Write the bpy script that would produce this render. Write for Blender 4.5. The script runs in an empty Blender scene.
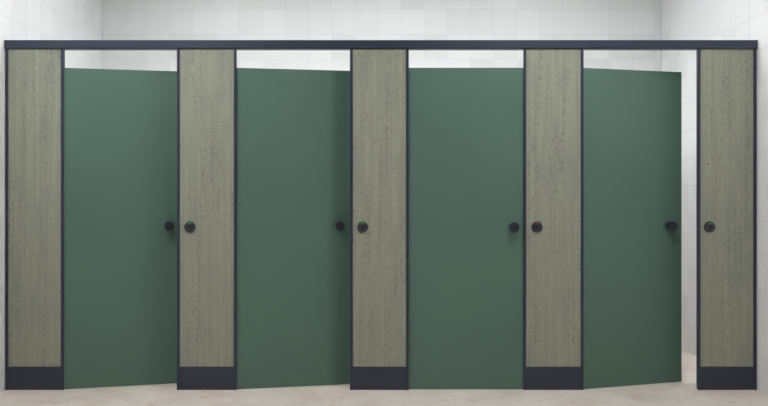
import bpy, bmesh, math, random
from mathutils import Vector, Matrix

random.seed(7)
S = bpy.context.scene
COL = S.collection
PX = 0.006                      # metres per photograph pixel on the cubicle front (y = 0)
def wx(x): return (x - 384.0) * PX
def wz(y): return (390.0 - y) * PX

# ------------------------------------------------------------------ camera, world, exposure
CAM_D, CAM_H = 4.5, 1.236
cd = bpy.data.cameras.new('camera')
cam = bpy.data.objects.new('camera', cd); COL.objects.link(cam)
cam.location = (0, -CAM_D, CAM_H); cam.rotation_euler = (math.pi / 2, 0, 0)
cd.sensor_width = 36.0; cd.lens = 750.0 / 768.0 * 36.0
cd.shift_y = -19.0 / 768.0
cd.clip_start = 0.05
S.camera = cam

w = bpy.data.worlds.new('world'); S.world = w; w.use_nodes = True
w.node_tree.nodes['Background'].inputs[0].default_value = (0.9, 0.95, 1.0, 1)
w.node_tree.nodes['Background'].inputs[1].default_value = 0.3

S.view_settings.view_transform = 'Standard'
S.view_settings.look = 'None'
S.view_settings.gamma = 1.0
S.view_settings.use_curve_mapping = False
S.view_settings.exposure = 0.0

FILL_SPOT_WATTS = 41.0          # added fill spots that brighten the lower part of each cubicle
CUBICLE_LAMP_POWER = 12.6     # the same for the lamps over the cubicles
LAMP_POWER = 28.5               # emission strength of the ceiling panels' diffusers

# ------------------------------------------------------------------ materials
def srgb(r, g, b):
    f = lambda c: c / 12.92 if c <= 0.04045 else ((c + 0.055) / 1.055) ** 2.4
    return (f(r / 255), f(g / 255), f(b / 255), 1)

class Mat:
    def __init__(s, name, rough=0.5, spec=0.5):
        s.m = bpy.data.materials.new(name); s.m.use_nodes = True
        s.nt = s.m.node_tree; s.b = s.nt.nodes['Principled BSDF']
        s.b.inputs['Roughness'].default_value = rough
        s.b.inputs['Specular IOR Level'].default_value = spec
    def n(s, t, **kw):
        o = s.nt.nodes.new(t)
        for k, v in kw.items():
            if hasattr(o, k): setattr(o, k, v)
            else: o.inputs[k].default_value = v
        return o
    def l(s, a, b): s.nt.links.new(a, b)
    def coords(s, scale, random_offset=False):
        tc = s.n('ShaderNodeTexCoord'); mp = s.n('ShaderNodeMapping')
        s.l(tc.outputs['Object'], mp.inputs['Vector'])
        mp.inputs['Scale'].default_value = scale
        if random_offset:
            oi = s.n('ShaderNodeObjectInfo'); mu = s.n('ShaderNodeMath', operation='MULTIPLY')
            mu.inputs[1].default_value = 37.0
            s.l(oi.outputs['Random'], mu.inputs[0])
            cx = s.n('ShaderNodeCombineXYZ')
            for k in range(3): s.l(mu.outputs[0], cx.inputs[k])
            s.l(cx.outputs[0], mp.inputs['Location'])
        return mp.outputs[0]
    def noise(s, vec, scale, detail=4, rough=0.55):
        t = s.n('ShaderNodeTexNoise'); t.inputs['Scale'].default_value = scale
        t.inputs['Detail'].default_value = detail; t.inputs['Roughness'].default_value = rough
        s.l(vec, t.inputs['Vector']); return t.outputs['Fac']
    def ramp(s, fac, stops):
        r = s.n('ShaderNodeValToRGB'); e = r.color_ramp.elements
        e[0].position, e[0].color = stops[0]; e[1].position, e[1].color = stops[-1]
        for p, c in stops[1:-1]:
            k = e.new(p); k.color = c
        s.l(fac, r.inputs[0]); return r.outputs[0]
    def mix(s, fac, a, b, mode='MIX'):
        x = s.n('ShaderNodeMix', data_type='RGBA', blend_type=mode)
        if isinstance(fac, float): x.inputs[0].default_value = fac
        else: s.l(fac, x.inputs[0])
        for k, v in ((6, a), (7, b)):
            if isinstance(v, tuple): x.inputs[k].default_value = v
            else: s.l(v, x.inputs[k])
        return x.outputs[2]
    def bump(s, h, strength, dist=0.001):
        b = s.n('ShaderNodeBump'); b.inputs['Strength'].default_value = strength
        b.inputs['Distance'].default_value = dist
        s.l(h, b.inputs['Height']); s.l(b.outputs[0], s.b.inputs['Normal'])
    def col(s, c):
        if isinstance(c, tuple): s.b.inputs['Base Color'].default_value = c
        else: s.l(c, s.b.inputs['Base Color'])

W1 = (1, 1, 1, 1); K1 = (0, 0, 0, 1)

def mat_tile(name, island):
    m = Mat(name, 0.38, 0.4)
    if island: r = m.n('ShaderNodeNewGeometry').outputs['Random Per Island']
    else: r = m.n('ShaderNodeObjectInfo').outputs['Random']
    m.col(m.ramp(r, [(0.0, srgb(232, 232, 232)), (0.15, srgb(236, 236, 236)), (0.7, srgb(239, 239, 239)), (1.0, srgb(241, 241, 241))]))
    m.bump(m.noise(m.coords((1, 1, 1)), 9, 2), 0.03, 0.003)
    return m.m
M_TILE = mat_tile('white_glazed_tile', False)
M_TILES = mat_tile('white_glazed_tile_field', True)

m = Mat('pale_grout', 0.9, 0.2)
m.col(m.ramp(m.noise(m.coords((1, 1, 1)), 40), [(0.3, srgb(221, 221, 221)), (0.7, srgb(228, 228, 228))])); M_GROUT = m.m

m = Mat('white_ceiling_paint', 0.9, 0.2)
m.col(m.ramp(m.noise(m.coords((1, 1, 1)), 60), [(0.3, srgb(228, 228, 226)), (0.7, srgb(232, 232, 230))])); M_PAINT = m.m

m = Mat('grey_wall_paint', 0.9, 0.2)
m.col(m.ramp(m.noise(m.coords((1, 1, 1)), 60), [(0.3, srgb(104, 106, 110)), (0.7, srgb(110, 112, 116))])); M_FRONT = m.m

m = Mat('beige_stone_floor', 0.42, 0.4)
v = m.coords((1.0, 1.0, 1.0)); vs = m.coords((1.0, 1.6, 1.0))
c = m.ramp(m.noise(v, 3.2, 7, 0.62), [(0.30, srgb(217, 201, 190)), (0.5, srgb(234, 221, 211)), (0.72, srgb(242, 234, 226))])
fl = m.ramp(m.noise(vs, 11.0, 6, 0.6), [(0.60, K1), (0.72, W1)])
c = m.mix(fl, c, srgb(214, 184, 156))
fl2 = m.ramp(m.noise(vs, 27.0, 3, 0.5), [(0.66, K1), (0.74, (0.7, 0.7, 0.7, 1))])
c = m.mix(fl2, c, srgb(190, 152, 120))
m.col(c); m.bump(m.noise(v, 30), 0.05); M_FLOOR = m.m

m = Mat('anthracite_powder_coat', 0.42, 0.5)
m.col(m.ramp(m.noise(m.coords((1, 1, 1)), 400, 2), [(0.3, srgb(45, 51, 68)), (0.7, srgb(49, 55, 73))]))
m.bump(m.noise(m.coords((1, 1, 1)), 900, 2), 0.05, 0.0003); M_FRAME = m.m

m = Mat('green_laminate', 0.5, 0.4)
m.col(m.ramp(m.noise(m.coords((1, 1, 1), True), 2.2, 3), [(0.3, srgb(86, 114, 102)), (0.7, srgb(90, 118, 105))]))
m.bump(m.noise(m.coords((1, 1, 1)), 500, 2), 0.06, 0.0004); M_GREEN = m.m

m = Mat('grey_travertine_laminate', 0.6, 0.3)
vs = m.coords((22.0, 1.0, 0.5), True); vb = m.coords((5.0, 1.0, 1.3), True); vp = m.coords((1.0, 1.0, 0.42), True)
c = m.ramp(m.noise(vs, 2.4, 5, 0.6), [(0.3, srgb(146, 149, 134)), (0.5, srgb(155, 158, 141)), (0.7, srgb(164, 166, 148))])
c = m.mix(m.ramp(m.noise(vb, 2.6, 5, 0.6), [(0.46, K1), (0.66, (0.55, 0.55, 0.55, 1))]), c, srgb(140, 143, 135))
c = m.mix(m.ramp(m.noise(vp, 130.0, 4, 0.7), [(0.36, (0.4, 0.4, 0.4, 1)), (0.56, K1)]), c, srgb(122, 125, 114))
band = m.ramp(m.noise(m.coords((16.0, 1.0, 0.6), True), 2.2, 4), [(0.50, (0.05, 0.05, 0.05, 1)), (0.62, W1)])
pits = m.ramp(m.noise(vp, 115.0, 4, 0.7), [(0.50, K1), (0.58, W1)])
pm = m.mix(1.0, pits, band, 'MULTIPLY')
c = m.mix(m.mix(1.0, pm, (0.5, 0.5, 0.5, 1), 'MULTIPLY'), c, srgb(95, 98, 98))
m.col(c); m.bump(m.noise(vp, 180, 4), 0.12, 0.0008); M_STONE = m.m

def plain(name, c1, rough, spec=0.5):
    m = Mat(name, rough, spec)
    d = tuple(min(1, x * 1.12) for x in c1[:3]) + (1,)
    m.col(m.ramp(m.noise(m.coords((1, 1, 1)), 200, 2), [(0.3, c1), (0.7, d)])); return m.m
M_KNOB = plain('black_satin_metal', srgb(42, 42, 56), 0.38)
M_DISC = plain('charcoal_indicator_plastic', srgb(46, 48, 60), 0.45)
M_HOLE = plain('black_recess', srgb(20, 20, 27), 0.6)
M_GRN = plain('green_indicator', srgb(30, 150, 45), 0.4)
M_RED = plain('red_indicator', srgb(170, 25, 38), 0.4)
M_WHITE = plain('white_lamp_housing', srgb(225, 225, 225), 0.5)
def lit(name, power):
    m = Mat(name); m.col(W1)
    m.b.inputs['Emission Color'].default_value = (0.965, 0.985, 1.0, 1)
    m.b.inputs['Emission Strength'].default_value = power
    return m.m
M_LIT = lit('lit_diffuser', LAMP_POWER)
M_LIT_C = lit('lit_cubicle_diffuser', CUBICLE_LAMP_POWER)

# ------------------------------------------------------------------ helpers
def link(name, me, mat, parent=None, loc=(0, 0, 0), rz=0.0):
    if mat and not me.materials: me.materials.append(mat)
    o = bpy.data.objects.new(name, me); COL.objects.link(o)
    o.location = loc; o.rotation_euler = (0, 0, rz)
    if parent: o.parent = parent
    return o
def box_bm(bm, x0, x1, y0, y1, z0, z1, bevel=0.0):
    r = bmesh.ops.create_cube(bm, size=1.0)
    vs = r['verts']
    for v in vs:
        v.co = Vector(((x0 + x1) / 2 + v.co.x * (x1 - x0), (y0 + y1) / 2 + v.co.y * (y1 - y0), (z0 + z1) / 2 + v.co.z * (z1 - z0)))
    if bevel:
        es = list({e for v in vs for e in v.link_edges})
        bmesh.ops.bevel(bm, geom=es, offset=bevel, segments=2, affect='EDGES', profile=0.5)
def mesh(name, bm, smooth=False):
    bmesh.ops.recalc_face_normals(bm, faces=bm.faces)
    me = bpy.data.meshes.new(name); bm.to_mesh(me); bm.free()
    if smooth:
        for p in me.polygons: p.use_smooth = True
    return me
def box(name, dims, mat, parent=None, bevel=0.0, loc=(0, 0, 0)):
    bm = bmesh.new(); box_bm(bm, *dims, bevel=bevel)
    return link(name, mesh(name, bm), mat, parent, loc)
def lathe(name, prof, n=40):                    # profile (radius, distance out of the wall, towards -y)
    bm = bmesh.new(); rings = []
    for r, d in prof:
        if r < 1e-6: rings.append([bm.verts.new((0, -d, 0))])
        else: rings.append([bm.verts.new((r * math.cos(2 * math.pi * k / n), -d, r * math.sin(2 * math.pi * k / n))) for k in range(n)])
    for a, b in zip(rings, rings[1:]):
        for k in range(n):
            q = [a[k % len(a)], a[(k + 1) % n % len(a)], b[(k + 1) % n % len(b)], b[k % len(b)]]
            u = []
            for v in q:
                if v not in u: u.append(v)
            if len(u) > 2: bm.faces.new(u)
    return mesh(name, bm)
def smooth_by_angle(me, deg=35):
    for p in me.polygons: p.use_smooth = True
    bm = bmesh.new(); bm.from_mesh(me)
    for e in bm.edges:
        if len(e.link_faces) == 2 and e.calc_face_angle(0) > math.radians(deg): e.smooth = False
    bm.to_mesh(me); bm.free()
def empty(name, loc=(0, 0, 0), rz=0):
    o = bpy.data.objects.new(name, None); COL.objects.link(o)
    o.location = loc; o.rotation_euler = (0, 0, rz); o.empty_display_size = 0.1
    return o
def tag(o, label, cat, group=None):
    o['label'] = label; o['category'] = cat
    if group: o['group'] = group
    return o

# ------------------------------------------------------------------ the room
XL, XR = wx(4.6), wx(757.4)          # faces of the tiled side walls
YB, YF = 1.557, -6.6                 # face of the back wall, front of the room behind the viewer
ROW = 0.2037; CW = 0.1869; NR = 15; H = NR * ROW
GAP, REL = 0.0022, 0.0014            # joint width and depth

def tile_mesh(w_, h_):
    bm = bmesh.new(); a, b = w_ / 2 - GAP / 2, h_ / 2 - GAP / 2; i = 0.0011
    bot = [bm.verts.new((sx * a, 0.0, sz * b)) for sx, sz in ((-1, -1), (1, -1), (1, 1), (-1, 1))]
    top = [bm.verts.new((sx * (a - i), -REL, sz * (b - i))) for sx, sz in ((-1, -1), (1, -1), (1, 1), (-1, 1))]
    bm.faces.new(top)
    for k in range(4): bm.faces.new((bot[k], bot[(k + 1) % 4], top[(k + 1) % 4], top[k]))
    me = mesh('tile', bm); me.materials.append(M_TILE); return me
cache = {}
def tmesh(w_, h_):
    k = (round(w_, 4), round(h_, 4))
    if k not in cache: cache[k] = tile_mesh(w_, h_)
    return cache[k]

def tile_wall(wall, place, rz, joints, single):
    """joints: positions of column joints along the wall; single(c, r): is that tile an object of its own"""
    rest = bmesh.new()
    for c in range(len(joints) - 1):
        a, b = joints[c], joints[c + 1]
        for r in range(NR):
            p = place((a + b) / 2, (r + 0.5) * ROW)
            me = tmesh(b - a, ROW)
            tilt = (random.uniform(-1, 1) * 0.0016, random.uniform(-1, 1) * 0.0016)
            if single(c, r):
                o = link('tile', me, None, wall, p, rz)
                o.rotation_euler = (tilt[0], 0, rz + tilt[1])
            else:
                n0 = len(rest.verts); rest.from_mesh(me); rest.verts.ensure_lookup_table()
                M = Matrix.Translation(p) @ Matrix.Rotation(rz + tilt[1], 4, 'Z')
                for v in rest.verts[n0:]: v.co = M @ v.co
    if len(rest.verts):
        o = link('tile_field', mesh('tile_field', rest), M_TILES, wall); o['kind'] = 'stuff'
    else: rest.free()

fl = box('floor', (XL - 0.15, XR + 0.15, YF - 0.15, YB + 0.15, -0.12, 0.0), M_FLOOR); fl['kind'] = 'structure'
ce = box('ceiling', (XL - 0.15, XR + 0.15, YF - 0.15, YB + 0.15, H, H + 0.12), M_PAINT); ce['kind'] = 'structure'
wb = box('wall_back', (XL, XR, YB + REL, YB + 0.15, 0, H), M_GROUT); wb['kind'] = 'structure'
wl = box('wall_left', (XL - 0.15, XL - REL, YF, YB + 0.15, 0, H), M_GROUT); wl['kind'] = 'structure'
wr = box('wall_right', (XR + REL, XR + 0.15, YF, YB + 0.15, 0, H), M_GROUT); wr['kind'] = 'structure'
wf = box('wall_front', (XL, XR, YF - 0.15, YF, 0, H), M_FRONT); wf['kind'] = 'structure'

s_b = CAM_D / (CAM_D + YB)
last = (655.6 - 384) / s_b * PX
jb = sorted([last - CW * k for k in range(24)] + [XL - GAP / 2, XR + GAP / 2])
tile_wall(wb, lambda u, z: Vector((u, YB + REL, z)), 0.0, jb, lambda c, r: r >= 3)
js = [0.096 + CW * k for k in range(-36, 8)]
js = [j for j in js if j > YF] + [YB + GAP / 2]
js = [YF] + js
nc = len(js) - 1
tile_wall(wl, lambda u, z: Vector((XL - REL, u, z)), math.pi / 2, js, lambda c, r: c >= nc - 12)
tile_wall(wr, lambda u, z: Vector((XR + REL, u, z)), -math.pi / 2, js, lambda c, r: c >= nc - 12)

# ------------------------------------------------------------------ cubicle front
ST = 0.0163                                  # visible face width of a stile
Z_RAIL0, Z_RAIL1 = wz(49.0), wz(40.2)
KICK = wz(366.9)
def stile(name, parent, x_open, side, h):
    """side +1: the door opening lies to the +x side of this stile; 0: plain stile; x_open = outer edge"""
    bm = bmesh.new()
    if side == 0:
        box_bm(bm, x_open, x_open + ST, 0.0, 0.045, 0, h, 0.0012)
    else:
        a, b = (x_open - ST, x_open) if side > 0 else (x_open, x_open + ST)
        ra, rb = (x_open - ST, x_open - 0.0098) if side > 0 else (x_open + 0.0098, x_open + ST)
        y0, y1, y2 = 0.0, 0.0090, 0.045       # rebated L section: the leaf closes behind the front flange
        if side > 0: pts = [(a, y0), (b, y0), (b, y1), (rb, y1), (rb, y2), (a, y2)]
        else: pts = [(a, y0), (b, y0), (b, y2), (ra, y2), (ra, y1), (a, y1)]
        lo = [bm.verts.new((x, y, 0)) for x, y in pts]; hi = [bm.verts.new((x, y, h)) for x, y in pts]
        bm.faces.new(lo); bm.faces.new(hi)
        for k in range(6): bm.faces.new((lo[k], lo[(k + 1) % 6], hi[(k + 1) % 6], hi[k]))
        es = [e for e in bm.edges if abs(e.verts[0].co.y) < 1e-6 and abs(e.verts[1].co.y) < 1e-6 and abs(e.verts[0].co.z - e.verts[1].co.z) > 0.5]
        bmesh.ops.bevel(bm, geom=es, offset=0.0012, segments=2, affect='EDGES', profile=0.5)
    return link(name, mesh(name, bm), M_FRAME, parent)

disc_me = lathe('indicator_rose', [(0.0, 0), (0.033, 0), (0.033, 0.006), (0.0315, 0.0085), (0.0295, 0.0095), (0.0125, 0.0095), (0.0115, 0.0088), (0.0, 0.0088)])
smooth_by_angle(disc_me)
hole_me = lathe('coin_slot', [(0.0115, 0.0087), (0.0115, 0.0102), (0.0105, 0.0108), (0.0, 0.0108)], 28); smooth_by_angle(hole_me)
def window_me():
    bm = bmesh.new(); n = 10; r0, r1 = 0.0185, 0.0265; A = 0.46
    def arc(r, d): return [bm.verts.new((r * math.sin(-A + 2 * A * k / n), -d, r * math.cos(-A + 2 * A * k / n))) for k in range(n + 1)]
    i0, o0, i1, o1 = arc(r0, 0.0094), arc(r1, 0.0094), arc(r0, 0.0103), arc(r1, 0.0103)
    for k in range(n):
        bm.faces.new((i1[k], i1[k + 1], o1[k + 1], o1[k])); bm.faces.new((i0[k], o0[k], o0[k + 1], i0[k + 1]))
        bm.faces.new((i0[k], i0[k + 1], i1[k + 1], i1[k])); bm.faces.new((o0[k], o1[k], o1[k + 1], o0[k + 1]))
    for k in (0, n): bm.faces.new((i0[k], i1[k], o1[k], o0[k]))
    return mesh('status_window', bm)
win_me = {M_GRN: window_me(), M_RED: window_me()}

def pilaster(x0, x1, left_open, right_open, label, lamp=None, lx=None):
    a, b = wx(x0), wx(x1)
    t = empty('pilaster', ((a + b) / 2, 0, 0)); ox = (a + b) / 2
    tag(t, label, 'partition panel', 'stone effect pilasters of the cubicle front')
    h = Z_RAIL0 - 0.0005
    stile('stile', t, a - ox, -1 if left_open else 0, h)
    stile('stile', t, b - ox if right_open else b - ox - ST, 1 if right_open else 0, h)
    box('infill_panel', (a - ox + ST + 0.0003, b - ox - ST - 0.0003, 0.005, 0.019, KICK + 0.0004, h), M_STONE, t)
    box('kick_plate', (a - ox + ST + 0.0006, b - ox - ST - 0.0006, 0.0012, 0.019, 0.0, KICK), M_FRAME, t, 0.001)
    if lamp:
        d = link('lock_indicator', disc_me, M_DISC, t, (wx(lx) - ox, 0.0052, wz(227.0)))
        link('coin_slot', hole_me, M_HOLE, d)
        wo = link('status_window', win_me[lamp], lamp, d)
        wo['label'] = 'red engaged marker' if lamp is M_RED else 'green vacant marker'
    return t
pilaster(5.2, 63.4, False, True, 'stone effect pilaster without a lock disc, against the tiled side wall')
pilaster(176.8, 236.5, True, True, 'stone effect pilaster with green marker, neighbour of the pilaster without a lock disc', M_GRN, 189.8)
pilaster(349.9, 408.8, True, True, 'stone effect pilaster with green marker on the hinge side of the shut door', M_GRN, 362.6)
pilaster(523.5, 583.7, True, True, 'stone effect pilaster with red lock marker beside the shut green door', M_RED, 537.0)
pilaster(697.9, 756.4, True, False, 'stone effect pilaster with green marker, against the tiled wall beside the widest open door', M_GRN, 709.6)

# head rail: a channel with a lip below and a cap on each end
hr = empty('head_rail', (0, 0, Z_RAIL0))
tag(hr, 'long anthracite metal head rail running across the top of all cubicles', 'rail')
box('channel', (XL + 0.007, XR - 0.007, -0.007, 0.05, 0.004, Z_RAIL1 - Z_RAIL0), M_FRAME, hr, 0.0022)
box('lower_lip', (XL + 0.009, XR - 0.009, -0.0025, 0.046, 0.0, 0.0045), M_FRAME, hr)
for x in (XL + 0.002, XR - 0.0068):
    box('end_cap', (x, x + 0.0048, -0.0078, 0.051, 0.0, Z_RAIL1 - Z_RAIL0 + 0.0005), M_FRAME, hr, 0.0008)

# doors
KN = lathe('door_knob', [(0.0, -0.001), (0.024, -0.001), (0.024, 0.006), (0.0275, 0.0075), (0.0285, 0.0095), (0.0285, 0.046), (0.0278, 0.048), (0.0262, 0.0492), (0.0, 0.0495)], 44)
smooth_by_angle(KN)
RS = lathe('knob_rose', [(0.0, -0.0005), (0.0265, -0.0005), (0.0265, 0.003), (0.0255, 0.004), (0.0, 0.004)], 36); smooth_by_angle(RS)
DT = 0.013; Y_D = 0.0102
Z_D0, Z_D1 = 0.0015, wz(67.5)
def door(x0, wpx, ang, label, knob_px):
    W = wpx * PX
    t = empty('cubicle_door', (wx(x0), Y_D, 0), math.radians(ang))
    tag(t, label, 'door', 'green cubicle doors')
    box('leaf', (0, W, 0, DT, Z_D0, Z_D1), M_GREEN, t, 0.0008)
    k = link('knob', KN, M_KNOB, t, (knob_px * PX, 0.0, wz(227.0)))
    link('knob_rose', RS, M_KNOB, k)
    return t
door(62.7, 115.6, 12.3, 'green door ajar beside the pilaster that has no lock disc', 102.6)
door(235.8, 115.4, 10.0, 'green door ajar between two pilasters that both have green markers', 104.0)
door(408.0, 116.3, 0.0, 'shut green cubicle door beside the red lock marker', 105.8)
door(583.0, 115.0, 15.0, 'green door standing widest open, white tiled wall showing past its edge', 99.8)

# partitions between the cubicles, behind the pilasters
for i, x in enumerate((207.0, 379.8, 553.5)):
    p = box('cubicle_partition', (-0.0065, 0.0065, 0.0195, YB - 0.004, 0.10, Z_D1 - 0.03), M_WHITE, None, 0.0008, (wx(x), 0, 0))
    tag(p, 'white partition running back from a pilaster to the tiled wall', 'partition', 'partitions between the cubicles')

# ceiling lights of the washroom
def ceiling_light(x, y, label, mat):
    t = empty('ceiling_light', (x, y, H))
    tag(t, label, 'ceiling light', 'square ceiling lights')
    s = 0.30
    for ax, ay, bx_, by_ in ((-s, -s, s, -s + 0.02), (-s, s - 0.02, s, s), (-s, -s + 0.02, -s + 0.02, s - 0.02), (s - 0.02, -s + 0.02, s, s - 0.02)):
        box('frame', (ax, bx_, ay, by_, -0.03, 0.0), M_WHITE, t, 0.001)
    box('diffuser', (-s + 0.021, s - 0.021, -s + 0.021, s - 0.021, -0.022, -0.004), mat, t)
ceiling_light(-1.45, -1.2, 'square ceiling light in front of the door beside the disc-less pilaster', M_LIT)
ceiling_light(1.06, -1.2, 'square ceiling light in front of the pilaster with the red marker', M_LIT)
for x, lab in ((-1.2, 'cubicles by the disc-less pilaster'), (0.0, 'middle partition of the cubicles'), (1.2, 'cubicles by the widest open door')):
    ceiling_light(x, 0.38, 'square ceiling light over the ' + lab, M_LIT_C)

# small unseen spots, added over each cubicle to brighten its lower walls and floor
RING = lathe('trim_ring', [(0.040, 0.0), (0.060, 0.0), (0.060, 0.004), (0.056, 0.007), (0.044, 0.007), (0.040, 0.002)], 32); smooth_by_angle(RING)
LENS = lathe('lens', [(0.0395, 0.0), (0.0395, 0.002), (0.0, 0.0024)], 32)
for x, lab in ((-1.581, 'behind the door next to the disc-less pilaster'), (-0.54, 'behind the door between two green-marked pilasters'),
               (0.492, 'behind the shut door'), (1.536, 'behind the widest open door')):
    t = tag(empty('fill_downlight', (x, 0.85, H)), 'small round added fill lamp over the cubicle ' + lab, 'ceiling light', 'round added fill lamps')
    for nm, me, mt in (('trim_ring', RING, M_WHITE), ('lens', LENS, M_WHITE)):
        o = link(nm, me, mt, t); o.rotation_euler = (math.pi / 2, 0, 0)
    ld = bpy.data.lights.new('fill_spot', 'SPOT'); ld.energy = FILL_SPOT_WATTS
    ld.spot_size = math.radians(88); ld.spot_blend = 0.9; ld.shadow_soft_size = 0.035; ld.color = (0.97, 0.985, 1.0)
    lo = bpy.data.objects.new('fill_spot', ld); COL.objects.link(lo); lo.parent = t; lo.location = (0, 0, -0.045)
